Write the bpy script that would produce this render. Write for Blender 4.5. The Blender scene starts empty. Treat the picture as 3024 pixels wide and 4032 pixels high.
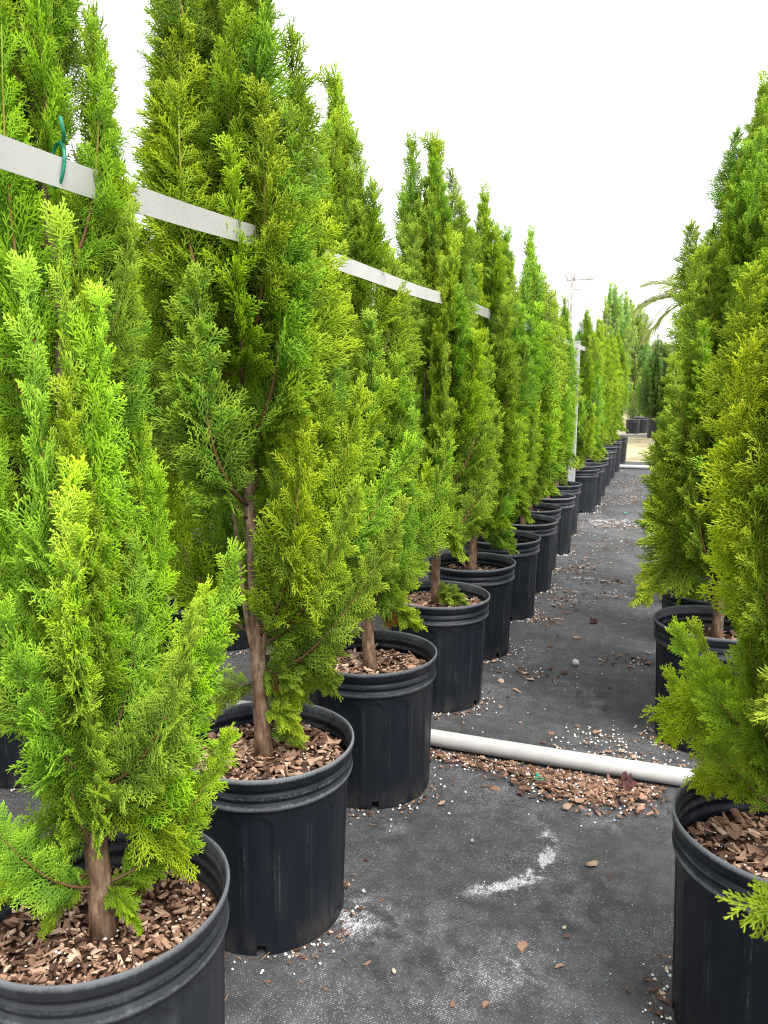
import bpy, math, random
import numpy as np
from mathutils import Matrix, Vector

sc = bpy.context.scene
COL = sc.collection
PI = math.pi

# ------------------------------------------------------------------ camera
cam_d = bpy.data.cameras.new('camera')
cam = bpy.data.objects.new('camera', cam_d); COL.objects.link(cam)
cam.location = (0, 0, 1.318)
cam.rotation_euler = (math.radians(90 - 9.25), 0, math.radians(20.14))
cam_d.sensor_fit = 'VERTICAL'; cam_d.sensor_height = 36.0; cam_d.sensor_width = 27.0
cam_d.lens = 27.03
cam_d.clip_start = 0.02; cam_d.clip_end = 1000
cam_d.dof.use_dof = True; cam_d.dof.focus_distance = 2.1; cam_d.dof.aperture_fstop = 12.0
sc.camera = cam

# ------------------------------------------------------------------ overcast sky and soft sun
SUN_EL, SUN_AZ = math.radians(58), math.radians(128)      # azimuth clockwise from +Y
world = bpy.data.worlds.new('World'); sc.world = world; world.use_nodes = True
wn, wl = world.node_tree.nodes, world.node_tree.links
bg = wn['Background']; bg.inputs['Strength'].default_value = 0.12
sky = wn.new('ShaderNodeTexSky'); sky.sky_type = 'NISHITA'; sky.sun_disc = False
sky.sun_elevation = SUN_EL; sky.sun_rotation = SUN_AZ; sky.dust_density = 4.0; sky.air_density = 1.0
hs = wn.new('ShaderNodeHueSaturation'); hs.inputs['Saturation'].default_value = 0.25
wl.new(sky.outputs[0], hs.inputs['Color'])
mx = wn.new('ShaderNodeMixRGB'); mx.inputs[0].default_value = 0.8
mx.inputs[2].default_value = (4.6, 4.65, 4.75, 1)          # the even cloud cover
wl.new(hs.outputs[0], mx.inputs[1]); wl.new(mx.outputs[0], bg.inputs['Color'])
sun_d = bpy.data.lights.new('sun', 'SUN'); sun_d.energy = 1.5; sun_d.angle = math.radians(24); sun_d.color = (1, .96, .9)
sun = bpy.data.objects.new('sun', sun_d); COL.objects.link(sun)
sd = Vector((math.sin(SUN_AZ) * math.cos(SUN_EL), math.cos(SUN_AZ) * math.cos(SUN_EL), math.sin(SUN_EL)))
sun.rotation_euler = sd.to_track_quat('Z', 'Y').to_euler()
sun.location = (3, -3, 6)

sc.view_settings.view_transform = 'Standard'; sc.view_settings.look = 'None'
sc.view_settings.exposure = 1.65; sc.view_settings.gamma = 1.0
sc.view_settings.use_curve_mapping = False
sc.render.engine = 'CYCLES'
sc.cycles.max_bounces = 6; sc.cycles.diffuse_bounces = 3; sc.cycles.transmission_bounces = 4
sc.cycles.glossy_bounces = 2; sc.cycles.caustics_reflective = False; sc.cycles.caustics_refractive = False
sc.cycles.use_denoising = True; sc.cycles.denoiser = 'OPENIMAGEDENOISE'; sc.cycles.denoising_input_passes = 'RGB_ALBEDO_NORMAL'; sc.cycles.denoising_prefilter = 'NONE'
sc.render.film_transparent = False; sc.cycles.filter_width = 1.1

# ------------------------------------------------------------------ helpers
def tag(o, label=None, cat=None, group=None, kind=None):
    if label: o['label'] = label
    if cat: o['category'] = cat
    if group: o['group'] = group
    if kind: o['kind'] = kind
    return o

def empty(name, loc=(0, 0, 0), rz=0.0):
    o = bpy.data.objects.new(name, None); COL.objects.link(o)
    o.location = loc; o.rotation_euler = (0, 0, rz); o.empty_display_size = .05
    return o

def link(name, me, parent=None, loc=None, rot=None, scale=None, mw=None):
    o = bpy.data.objects.new(name, me); COL.objects.link(o)
    if parent is not None: o.parent = parent
    if mw is not None: o.matrix_basis = mw
    else:
        if loc is not None: o.location = loc
        if rot is not None: o.rotation_euler = rot
        if scale is not None: o.scale = (scale,) * 3 if isinstance(scale, (int, float)) else scale
    return o

def make_mesh(name, V, Fs, mats, attrs=None, matidx=None, smooth=True):
    """V (n,3); Fs: (m,k) int array or list of such arrays (k = 3 or 4)"""
    V = np.asarray(V, np.float32)
    if isinstance(Fs, np.ndarray): Fs = [Fs]
    Fs = [f for f in Fs if len(f)]
    me = bpy.data.meshes.new(name)
    me.vertices.add(len(V)); me.vertices.foreach_set('co', V.ravel())
    li = np.concatenate([f.ravel() for f in Fs]).astype(np.int32)
    tot = np.concatenate([np.full(len(f), f.shape[1]) for f in Fs]).astype(np.int32)
    st = np.concatenate([[0], np.cumsum(tot)[:-1]]).astype(np.int32)
    me.loops.add(len(li)); me.loops.foreach_set('vertex_index', li)
    me.polygons.add(len(tot)); me.polygons.foreach_set('loop_start', st); me.polygons.foreach_set('loop_total', tot)
    me.polygons.foreach_set('use_smooth', np.full(len(tot), smooth, bool))
    if matidx is not None: me.polygons.foreach_set('material_index', np.asarray(matidx, np.int32))
    me.update(calc_edges=True)
    for m in mats: me.materials.append(m)
    for k, a in (attrs or {}).items():
        at = me.attributes.new(k, 'FLOAT', 'POINT'); at.data.foreach_set('value', np.asarray(a, np.float32))
    return me

class MB:
    """collects shapes into one mesh"""
    def __init__(s): s.V, s.T, s.Q, s.n, s.tm, s.qm, s.a = [], [], [], 0, [], [], []
    def add(s, V, T=None, Q=None, mat=0, a=0.0):
        V = np.asarray(V, float)
        if T is not None and len(T): s.T.append(np.asarray(T) + s.n); s.tm += [mat] * len(T)
        if Q is not None and len(Q): s.Q.append(np.asarray(Q) + s.n); s.qm += [mat] * len(Q)
        s.V.append(V); s.a.append(np.full(len(V), a) if np.isscalar(a) else np.asarray(a)); s.n += len(V)
    def box(s, c, d, R=None, mat=0, a=0.0):
        c = np.array(c, float); d = np.array(d, float) / 2
        P = np.array([[x, y, z] for x in (-1, 1) for y in (-1, 1) for z in (-1, 1)]) * d
        if R is not None: P = P @ np.array(R).T
        s.add(P + c, Q=[[0, 1, 3, 2], [4, 6, 7, 5], [0, 4, 5, 1], [2, 3, 7, 6], [0, 2, 6, 4], [1, 5, 7, 3]], mat=mat, a=a)
    def tube(s, pts, rads, n=8, mat=0, a=0.0, cap=True, squash=None):
        pts = np.asarray(pts, float); m = len(pts)
        tg = np.gradient(pts, axis=0); tg /= np.linalg.norm(tg, axis=1)[:, None] + 1e-9
        ref = np.array([1., 0, 0]) if abs(tg[0][0]) < .8 else np.array([0, 1., 0])
        u = np.cross(tg, ref); u /= np.linalg.norm(u, axis=1)[:, None]; w = np.cross(tg, u)
        an = np.linspace(0, 2 * PI, n, endpoint=False)
        rads = np.broadcast_to(np.asarray(rads, float).reshape(-1, 1) if np.ndim(rads) < 2 else rads, (m, n))
        ring = pts[:, None] + rads[..., None] * (np.cos(an)[None, :, None] * u[:, None] + np.sin(an)[None, :, None] * w[:, None])
        Q = [[i * n + j, i * n + (j + 1) % n, (i + 1) * n + (j + 1) % n, (i + 1) * n + j] for i in range(m - 1) for j in range(n)]
        V = ring.reshape(-1, 3)
        av = np.repeat(a, n) if not np.isscalar(a) else np.full(m * n, a)
        T = []
        if cap:
            V = np.vstack([V, pts[0], pts[-1]]); av = np.concatenate([av, [av[0], av[-1]]])
            T = [[m * n, (j + 1) % n, j] for j in range(n)] + [[m * n + 1, (m - 1) * n + j, (m - 1) * n + (j + 1) % n] for j in range(n)]
        s.add(V, T=T, Q=Q, mat=mat, a=av)
    def build(s, name, mats, attr='tone', smooth=True):
        Fs, mi = [], []
        if s.T: Fs.append(np.concatenate(s.T)); mi += s.tm
        if s.Q: Fs.append(np.concatenate(s.Q)); mi += s.qm
        return make_mesh(name, np.concatenate(s.V), Fs, mats, {attr: np.concatenate(s.a)}, mi, smooth)

# ------------------------------------------------------------------ materials
def mat(name):
    m = bpy.data.materials.new(name); m.use_nodes = True
    return m, m.node_tree.nodes, m.node_tree.links, m.node_tree.nodes['Principled BSDF']
def N(nn, typ, **kw):
    n = nn.new(typ)
    for k, v in kw.items():
        if k in n.inputs: n.inputs[k].default_value = v
        else: setattr(n, k, v)
    return n
def ramp(nn, stops):
    r = nn.new('ShaderNodeValToRGB'); e = r.color_ramp.elements
    while len(e) < len(stops): e.new(.5)
    for el, (p, c) in zip(e, stops): el.position = p; el.color = (*c, 1)
    return r
def math_(nn, ll, op, a, b=None, clamp=False):
    n = nn.new('ShaderNodeMath'); n.operation = op; n.use_clamp = clamp
    for i, v in enumerate((a, b)):
        if v is None: continue
        if isinstance(v, (int, float)): n.inputs[i].default_value = v
        else: ll.new(v, n.inputs[i])
    return n.outputs[0]
def simple(name, col, rough=.6, spec=.3, noise=0.0, scale=20, bump=0.0):
    m, nn, ll, b = mat(name)
    b.inputs['Roughness'].default_value = rough; b.inputs['Specular IOR Level'].default_value = spec
    tc = N(nn, 'ShaderNodeTexCoord'); nz = N(nn, 'ShaderNodeTexNoise', Scale=scale, Detail=6.0)
    ll.new(tc.outputs['Object'], nz.inputs['Vector'])
    lo = tuple(c * (1 - noise) for c in col); hi = tuple(min(1, c * (1 + noise)) for c in col)
    r = ramp(nn, [(.3, lo), (.7, hi)]); ll.new(nz.outputs[0], r.inputs[0]); ll.new(r.outputs[0], b.inputs['Base Color'])
    if bump:
        bp = N(nn, 'ShaderNodeBump', Strength=bump, Distance=.01); ll.new(nz.outputs[0], bp.inputs['Height']); ll.new(bp.outputs[0], b.inputs['Normal'])
    return m

def leaf_material(name, old, mid, young, trans=.35):
    m, nn, ll, b = mat(name)
    at = N(nn, 'ShaderNodeAttribute', attribute_name='age'); oi = N(nn, 'ShaderNodeObjectInfo')
    jit = math_(nn, ll, 'MULTIPLY', math_(nn, ll, 'SUBTRACT', oi.outputs['Random'], .5), .26)
    v = math_(nn, ll, 'ADD', at.outputs['Fac'], jit)
    r = ramp(nn, [(0, (.20, .085, .018)), (.02, (.20, .09, .018)), (.03, old), (.5, mid), (1, young)])
    ll.new(v, r.inputs[0])
    mu = N(nn, 'ShaderNodeMixRGB', blend_type='MULTIPLY'); mu.inputs[0].default_value = 1
    ll.new(r.outputs[0], mu.inputs[1]); ll.new(oi.outputs['Color'], mu.inputs[2])
    ll.new(mu.outputs[0], b.inputs['Base Color'])
    b.inputs['Roughness'].default_value = .5; b.inputs['Specular IOR Level'].default_value = .18
    tr = N(nn, 'ShaderNodeBsdfTranslucent'); 
    tcol = N(nn, 'ShaderNodeMixRGB', blend_type='MULTIPLY'); tcol.inputs[0].default_value = 1; tcol.inputs[2].default_value = (1.0, 1.0, .45, 1)
    ll.new(mu.outputs[0], tcol.inputs[1]); ll.new(tcol.outputs[0], tr.inputs['Color'])
    ms = N(nn, 'ShaderNodeMixShader'); ms.inputs[0].default_value = trans
    ll.new(b.outputs[0], ms.inputs[1]); ll.new(tr.outputs[0], ms.inputs[2])
    ll.new(ms.outputs[0], nn['Material Output'].inputs['Surface'])
    return m
M = {}
M['leaf'] = leaf_material('conifer_foliage', (.115, .230, .018), (.260, .480, .024), (.530, .760, .032), .45)
M['palm'] = leaf_material('palm_leaf', (.26, .34, .12), (.34, .42, .15), (.42, .47, .18), .45)

m, nn, ll, b = mat('conifer_bark'); M['bark'] = m
tc = N(nn, 'ShaderNodeTexCoord'); mp = N(nn, 'ShaderNodeMapping'); mp.inputs['Scale'].default_value = (75, 75, 22)
ll.new(tc.outputs['Object'], mp.inputs['Vector'])
nz = N(nn, 'ShaderNodeTexNoise', Scale=1.0, Detail=6.0, Roughness=.65); ll.new(mp.outputs[0], nz.inputs['Vector'])
n2 = N(nn, 'ShaderNodeTexNoise', Scale=9.0, Detail=3.0); ll.new(tc.outputs['Object'], n2.inputs['Vector'])
r1 = ramp(nn, [(.34, (.070, .047, .034)), (.5, (.20, .142, .100)), (.68, (.38, .30, .22))])
ll.new(nz.outputs[0], r1.inputs[0])
r2 = ramp(nn, [(.42, (.82, .62, .50)), (.62, (1.0, 1.0, .94))]); ll.new(n2.outputs[0], r2.inputs[0])
mu = N(nn, 'ShaderNodeMixRGB', blend_type='MULTIPLY'); mu.inputs[0].default_value = .8
ll.new(r1.outputs[0], mu.inputs[1]); ll.new(r2.outputs[0], mu.inputs[2]); ll.new(mu.outputs[0], b.inputs['Base Color'])
b.inputs['Roughness'].default_value = .8
bp = N(nn, 'ShaderNodeBump', Strength=.7, Distance=.004); ll.new(nz.outputs[0], bp.inputs['Height']); ll.new(bp.outputs[0], b.inputs['Normal'])

m, nn, ll, b = mat('twig'); M['twig'] = m
at = N(nn, 'ShaderNodeAttribute', attribute_name='age')
r1 = ramp(nn, [(0, (.11, .055, .035)), (.45, (.20, .10, .04)), (.8, (.30, .24, .04)), (1, (.26, .42, .03))])
ll.new(at.outputs['Fac'], r1.inputs[0]); ll.new(r1.outputs[0], b.inputs['Base Color']); b.inputs['Roughness'].default_value = .7

# black moulded plastic, dusty and scuffed
def pot_plastic(name, dust, grey):
  m, nn, ll, b = mat(name)
  tc = N(nn, 'ShaderNodeTexCoord'); oi = N(nn, 'ShaderNodeObjectInfo')
  va = N(nn, 'ShaderNodeVectorMath', operation='ADD'); ll.new(tc.outputs['Object'], va.inputs[0]); ll.new(oi.outputs['Random'], va.inputs[1])
  mp = N(nn, 'ShaderNodeMapping'); mp.inputs['Scale'].default_value = (9, 9, 3); ll.new(va.outputs[0], mp.inputs['Vector'])
  nz = N(nn, 'ShaderNodeTexNoise', Scale=1.6, Detail=8.0, Roughness=.7); ll.new(mp.outputs[0], nz.inputs['Vector'])
  n2 = N(nn, 'ShaderNodeTexNoise', Scale=160.0, Detail=4.0); ll.new(va.outputs[0], n2.inputs['Vector'])
  at = N(nn, 'ShaderNodeAttribute', attribute_name='wear')
  wv = math_(nn, ll, 'MULTIPLY', at.outputs['Fac'], math_(nn, ll, 'ADD', nz.outputs[0], n2.outputs[0]))
  rw = ramp(nn, [(.52, (0, 0, 0)), (1.25, (.75, .75, .75))]); ll.new(wv, rw.inputs[0])
  rd = ramp(nn, [(.5, (0, 0, 0)), (.85, (dust, dust, dust))]); ll.new(nz.outputs[0], rd.inputs[0])
  ad = math_(nn, ll, 'ADD', rw.outputs[0], rd.outputs[0], True)
  vo = N(nn, 'ShaderNodeTexVoronoi', Scale=42.0); ll.new(va.outputs[0], vo.inputs['Vector'])
  sp = math_(nn, ll, 'LESS_THAN', vo.outputs['Distance'], .055)
  ad = math_(nn, ll, 'ADD', ad, math_(nn, ll, 'MULTIPLY', sp, .3), True)
  ad = math_(nn, ll, 'MULTIPLY', ad, math_(nn, ll, 'ADD', .55, math_(nn, ll, 'MULTIPLY', oi.outputs['Random'], .9)), True)
  mc = N(nn, 'ShaderNodeMixRGB'); mc.inputs[1].default_value = (*grey, 1); mc.inputs[2].default_value = (.17, .18, .195, 1)
  ll.new(ad, mc.inputs[0])
  sz = N(nn, 'ShaderNodeSeparateXYZ'); ll.new(tc.outputs['Object'], sz.inputs[0])
  hz_ = math_(nn, ll, 'SUBTRACT', 1.0, math_(nn, ll, 'DIVIDE', sz.outputs[2], .085), True)
  md = math_(nn, ll, 'MULTIPLY', hz_, math_(nn, ll, 'MULTIPLY', math_(nn, ll, 'SUBTRACT', nz.outputs[0], .48), 2.5, True), True)
  mm = N(nn, 'ShaderNodeMixRGB'); ll.new(md, mm.inputs[0]); ll.new(mc.outputs[0], mm.inputs[1]); mm.inputs[2].default_value = (.10, .08, .058, 1)
  ll.new(mm.outputs[0], b.inputs['Base Color'])
  rr = ramp(nn, [(0, (.42,) * 3), (.6, (.75,) * 3)]); ll.new(ad, rr.inputs[0]); ll.new(rr.outputs[0], b.inputs['Roughness'])
  b.inputs['Specular IOR Level'].default_value = .4
  bp = N(nn, 'ShaderNodeBump', Strength=.12, Distance=.002); ll.new(n2.outputs[0], bp.inputs['Height']); ll.new(bp.outputs[0], b.inputs['Normal'])
  return m
M['pot'] = pot_plastic('black_pot_plastic', .10, (.0070, .0100, .0160))
M['pot_dusty'] = pot_plastic('dusty_pot_plastic', .42, (.020, .023, .029))

# bark chips
m, nn, ll, b = mat('pine_bark_chip'); M['chip'] = m
tc = N(nn, 'ShaderNodeTexCoord'); at = N(nn, 'ShaderNodeAttribute', attribute_name='tone'); oi = N(nn, 'ShaderNodeObjectInfo')
s_ = math_(nn, ll, 'FRACT', math_(nn, ll, 'ADD', at.outputs['Fac'], oi.outputs['Random']))
nz = N(nn, 'ShaderNodeTexNoise', Scale=70.0, Detail=5.0, Roughness=.7); ll.new(tc.outputs['Object'], nz.inputs['Vector'])
s2 = math_(nn, ll, 'ADD', math_(nn, ll, 'MULTIPLY', s_, 1.0), math_(nn, ll, 'MULTIPLY', math_(nn, ll, 'SUBTRACT', nz.outputs[0], .5), .8), True)
r1 = ramp(nn, [(0, (.042, .021, .013)), (.25, (.125, .062, .038)), (.52, (.26, .142, .090)), (.8, (.43, .27, .178)), (1, (.62, .46, .33))])
ll.new(s2, r1.inputs[0]); ll.new(r1.outputs[0], b.inputs['Base Color']); b.inputs['Roughness'].default_value = .75
bp = N(nn, 'ShaderNodeBump', Strength=.5, Distance=.003); ll.new(nz.outputs[0], bp.inputs['Height']); ll.new(bp.outputs[0], b.inputs['Normal'])
M['soil'] = simple('potting_soil', (.050, .028, .018), .95, .1, .7, 140, .8)
M['sawdust'] = simple('pale_litter', (.30, .19, .105), .95, .1, .5, 160, .8)

m, nn, ll, b = mat('perlite'); M['perlite'] = m
b.inputs['Base Color'].default_value = (.80, .79, .75, 1); b.inputs['Roughness'].default_value = .9
M['pellet'] = simple('blue_pellet', (.02, .14, .30), .5, .4, .3)
M['stone'] = simple('pale_stone', (.52, .47, .36), .9, .2, .4, 60, .5)
M['pvc'] = simple('grey_pvc', (.50, .495, .48), .42, .4, .13, 9, .05)
M['post'] = simple('galvanised_post', (.46, .47, .48), .5, .4, .15, 12)
M['tie'] = simple('green_tie', (.01, .22, .13), .4, .4, .15)
M['scrap'] = simple('green_film', (.01, .30, .20), .35, .5, .4)
M['purple'] = simple('dry_purple_leaf', (.085, .03, .028), .6, .3, .6, 40)
M['red'] = simple('red_tag', (.6, .05, .03), .5, .3, .1)
M['wood'] = simple('weathered_pole_wood', (.34, .32, .30), .9, .1, .3, 6)
M['metal'] = simple('dull_insulator', (.4, .4, .42), .6, .3, .1)
M['wall'] = simple('pale_shed_wall', (.62, .61, .58), .8, .2, .08, 2)
M['roof'] = simple('pale_sheet_roof', (.46, .46, .47), .6, .3, .12, 2)
M['dark'] = simple('dark_glass', (.03, .035, .04), .2, .5, .1)
M['trim'] = simple('trim', (.7, .7, .68), .6, .3, .05)

# webbing strap
m, nn, ll, b = mat('white_webbing'); M['strap'] = m
tc = N(nn, 'ShaderNodeTexCoord'); wv = N(nn, 'ShaderNodeTexWave', Scale=240.0, Distortion=1.5); wv.bands_direction = 'Y'
ll.new(tc.outputs['Object'], wv.inputs['Vector'])
w2 = N(nn, 'ShaderNodeTexWave', Scale=240.0, Distortion=1.0); w2.bands_direction = 'Z'; ll.new(tc.outputs['Object'], w2.inputs['Vector'])
nz = N(nn, 'ShaderNodeTexNoise', Scale=6.0, Detail=6.0); ll.new(tc.outputs['Object'], nz.inputs['Vector'])
r1 = ramp(nn, [(.25, (.46, .475, .45)), (.7, (.60, .60, .585))]); ll.new(nz.outputs[0], r1.inputs[0])
hm = math_(nn, ll, 'MULTIPLY', wv.outputs[0], w2.outputs[0])
dk = N(nn, 'ShaderNodeMixRGB', blend_type='MULTIPLY'); dk.inputs[0].default_value = .15
rg = ramp(nn, [(0, (.6, .6, .6)), (.5, (1, 1, 1))]); ll.new(hm, rg.inputs[0]); ll.new(r1.outputs[0], dk.inputs[1]); ll.new(rg.outputs[0], dk.inputs[2])
ll.new(dk.outputs[0], b.inputs['Base Color']); b.inputs['Roughness'].default_value = .55
bp = N(nn, 'ShaderNodeBump', Strength=.3, Distance=.001); ll.new(hm, bp.inputs['Height']); ll.new(bp.outputs[0], b.inputs['Normal'])

# woven weed mat with white mineral residue (stains have their own shapes)
m, nn, ll, b = mat('woven_weed_mat'); M['mat'] = m
tc = N(nn, 'ShaderNodeTexCoord'); sep = N(nn, 'ShaderNodeSeparateXYZ'); ll.new(tc.outputs['Object'], sep.inputs[0])
wrp = N(nn, 'ShaderNodeTexNoise', Scale=3.0, Detail=2.0); ll.new(tc.outputs['Object'], wrp.inputs['Vector'])
wa = N(nn, 'ShaderNodeVectorMath', operation='MULTIPLY_ADD'); ll.new(wrp.outputs['Color'], wa.inputs[0]); wa.inputs[1].default_value = (.03, .03, 0); ll.new(tc.outputs['Object'], wa.inputs[2])
bk = N(nn, 'ShaderNodeTexBrick', Scale=1.0); bk.offset = .5
bk.inputs['Brick Width'].default_value = .0075; bk.inputs['Row Height'].default_value = .005; bk.inputs['Mortar Size'].default_value = .0011
bk.inputs['Color1'].default_value = (.3, .3, .3, 1); bk.inputs['Color2'].default_value = (.9, .9, .9, 1); bk.inputs['Mortar'].default_value = (0, 0, 0, 1)
ll.new(wa.outputs[0], bk.inputs['Vector'])
fine = N(nn, 'ShaderNodeTexNoise', Scale=260.0, Detail=3.0, Roughness=.7)
mpf = N(nn, 'ShaderNodeMapping'); mpf.inputs['Scale'].default_value = (1, .45, 1); ll.new(tc.outputs['Object'], mpf.inputs['Vector']); ll.new(mpf.outputs[0], fine.inputs['Vector'])
big = N(nn, 'ShaderNodeTexNoise', Scale=2.6, Detail=7.0, Roughness=.62, Distortion=.6); ll.new(tc.outputs['Object'], big.inputs['Vector'])
med = N(nn, 'ShaderNodeTexNoise', Scale=16.0, Detail=5.0, Roughness=.65); ll.new(tc.outputs['Object'], med.inputs['Vector'])
# residue rings left where pots stood and dried puddle edges
def ring(cx, cy, r, w, a0=None, half=None):
    dx = math_(nn, ll, 'SUBTRACT', sep.outputs[0], cx); dy = math_(nn, ll, 'SUBTRACT', sep.outputs[1], cy)
    d = math_(nn, ll, 'SQRT', math_(nn, ll, 'ADD', math_(nn, ll, 'MULTIPLY', dx, dx), math_(nn, ll, 'MULTIPLY', dy, dy)))
    d = math_(nn, ll, 'ADD', d, math_(nn, ll, 'ADD', math_(nn, ll, 'MULTIPLY', math_(nn, ll, 'SUBTRACT', med.outputs[0], .5), .10), math_(nn, ll, 'MULTIPLY', math_(nn, ll, 'SUBTRACT', wrp.outputs[0], .5), .07)))
    v = math_(nn, ll, 'SUBTRACT', 1.0, math_(nn, ll, 'DIVIDE', math_(nn, ll, 'ABSOLUTE', math_(nn, ll, 'SUBTRACT', d, r)), w), True)
    if a0 is not None:
        an = math_(nn, ll, 'ARCTAN2', dy, dx)
        da = math_(nn, ll, 'ABSOLUTE', math_(nn, ll, 'SUBTRACT', an, a0))
        v = math_(nn, ll, 'MULTIPLY', v, math_(nn, ll, 'SUBTRACT', 1.25, math_(nn, ll, 'DIVIDE', da, half), True), True)
    return v
RINGS = [(-.52, 2.05, .272, .036, -.35, .95, 1.8), (-.65, 1.61, .0, .13, None, None, .9), (-.52, 1.60, .0, .20, None, None, .25), (-.36, 1.50, .05, .28, None, None, .20), (-.33, 1.53, .10, .05, .5, .8, .6),
         (-.45, 7.75, .0, .62, None, None, .75), (-.55, 7.55, .0, .25, None, None, .6), (-.45, 5.05, .34, .035, 1.5, .9, .9), (-.25, 4.65, .32, .03, 1.4, .7, .6), (-.12, 2.28, .0, .12, None, None, .5), (-.71, 2.03, .0, .07, None, None, .6),
         (-.45, 3.15, .25, .06, .6, 1.0, .35), (-.15, 1.9, .0, .3, None, None, .22)]
res = None
for q in RINGS:
    v = math_(nn, ll, 'MULTIPLY', ring(*q[:6]), q[6]); res = v if res is None else math_(nn, ll, 'MAXIMUM', res, v)
gen = ramp(nn, [(.40, (0, 0, 0)), (.80, (.45, .45, .45))]); ll.new(big.outputs[0], gen.inputs[0])
res = math_(nn, ll, 'MULTIPLY', res, math_(nn, ll, 'MULTIPLY', math_(nn, ll, 'SUBTRACT', med.outputs[0], .42), 6.0, True))
tot = math_(nn, ll, 'ADD', res, gen.outputs[0], True)
stk = N(nn, 'ShaderNodeTexNoise', Scale=1.0, Detail=3.0, Roughness=.6)
mps = N(nn, 'ShaderNodeMapping'); mps.inputs['Scale'].default_value = (150, 14, 1); ll.new(tc.outputs['Object'], mps.inputs['Vector']); ll.new(mps.outputs[0], stk.inputs['Vector'])
mix_n = math_(nn, ll, 'ADD', math_(nn, ll, 'ADD', math_(nn, ll, 'MULTIPLY', fine.outputs[0], .60), math_(nn, ll, 'MULTIPLY', stk.outputs[0], .25)), math_(nn, ll, 'MULTIPLY', bk.outputs['Color'], .15))
thr = math_(nn, ll, 'SUBTRACT', .575, math_(nn, ll, 'MULTIPLY', tot, .20))
dots = math_(nn, ll, 'MULTIPLY', math_(nn, ll, 'SUBTRACT', mix_n, thr), 11.0, True)
soft = math_(nn, ll, 'MULTIPLY', tot, math_(nn, ll, 'MULTIPLY', med.outputs[0], .42))
al = math_(nn, ll, 'ADD', math_(nn, ll, 'MULTIPLY', dots, math_(nn, ll, 'ADD', .20, math_(nn, ll, 'MULTIPLY', tot, .9), True)), soft, True)
base = ramp(nn, [(.3, (.050, .051, .054)), (.75, (.112, .112, .117))]); ll.new(med.outputs[0], base.inputs[0])
bw = N(nn, 'ShaderNodeMixRGB', blend_type='MULTIPLY'); bw.inputs[0].default_value = .75
rb_ = ramp(nn, [(0, (.35, .35, .35)), (1, (1.25, 1.25, 1.25))]); ll.new(bk.outputs['Color'], rb_.inputs[0])
ll.new(base.outputs[0], bw.inputs[1]); ll.new(rb_.outputs[0], bw.inputs[2])
mc = N(nn, 'ShaderNodeMixRGB'); ll.new(al, mc.inputs[0]); ll.new(bw.outputs[0], mc.inputs[1]); mc.inputs[2].default_value = (.60, .60, .63, 1)
# faint brown silt in places
sl = N(nn, 'ShaderNodeTexNoise', Scale=.9, Detail=5.0); ll.new(tc.outputs['Object'], sl.inputs['Vector'])
sr = ramp(nn, [(.52, (0, 0, 0)), (.75, (.35, .35, .35))]); ll.new(sl.outputs[0], sr.inputs[0])
mc2 = N(nn, 'ShaderNodeMixRGB'); ll.new(sr.outputs[0], mc2.inputs[0]); ll.new(mc.outputs[0], mc2.inputs[1]); mc2.inputs[2].default_value = (.12, .095, .075, 1)
ll.new(mc2.outputs[0], b.inputs['Base Color']); b.inputs['Roughness'].default_value = .62; b.inputs['Specular IOR Level'].default_value = .35
bp = N(nn, 'ShaderNodeBump', Strength=.5, Distance=.0015); ll.new(bk.outputs['Color'], bp.inputs['Height'])
bp2 = N(nn, 'ShaderNodeBump', Strength=.35, Distance=.02); ll.new(med.outputs[0], bp2.inputs['Height']); ll.new(bp.outputs[0], bp2.inputs['Normal'])
ll.new(bp2.outputs[0], b.inputs['Normal'])

m, nn, ll, b = mat('dry_grass_ground'); M['ground'] = m
tc = N(nn, 'ShaderNodeTexCoord'); nz = N(nn, 'ShaderNodeTexNoise', Scale=1.3, Detail=9.0, Roughness=.7); ll.new(tc.outputs['Object'], nz.inputs['Vector'])
r1 = ramp(nn, [(.3, (.20, .16, .085)), (.5, (.40, .33, .20)), (.72, (.50, .44, .31))]); ll.new(nz.outputs[0], r1.inputs[0])
ll.new(r1.outputs[0], b.inputs['Base Color']); b.inputs['Roughness'].default_value = 1.0

# ------------------------------------------------------------------ ground
rng = np.random.default_rng(7); random.seed(7)
mb = MB(); mb.add([[-300, -60, -.006], [300, -60, -.006], [300, 500, -.006], [-300, 500, -.006]], Q=[[0, 1, 2, 3]])
g = link('ground', mb.build('ground', [M['ground']])); tag(g, kind='structure', label='dry tan grass ground beyond the black mat', cat='ground')
nx, ny = 90, 130
xs = np.linspace(-9, 6, nx); ys = np.linspace(-4, 14.4, ny)
gx, gy = np.meshgrid(xs, ys, indexing='ij')
gz = .0016 * (np.sin(gx * 7.1 + 2 * np.sin(gy * 2.3)) + np.sin(gy * 9.7 + np.sin(gx * 4)) ) 
idx = np.arange(nx * ny).reshape(nx, ny)
Q = np.stack([idx[:-1, :-1], idx[1:, :-1], idx[1:, 1:], idx[:-1, 1:]], -1).reshape(-1, 4)
wm = link('weed_mat', make_mesh('weed_mat', np.stack([gx, gy, gz], -1).reshape(-1, 3), Q, [M['mat']]))
tag(wm, kind='structure', label='black woven weed mat with white residue stains covering the aisle', cat='weed mat')

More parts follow.
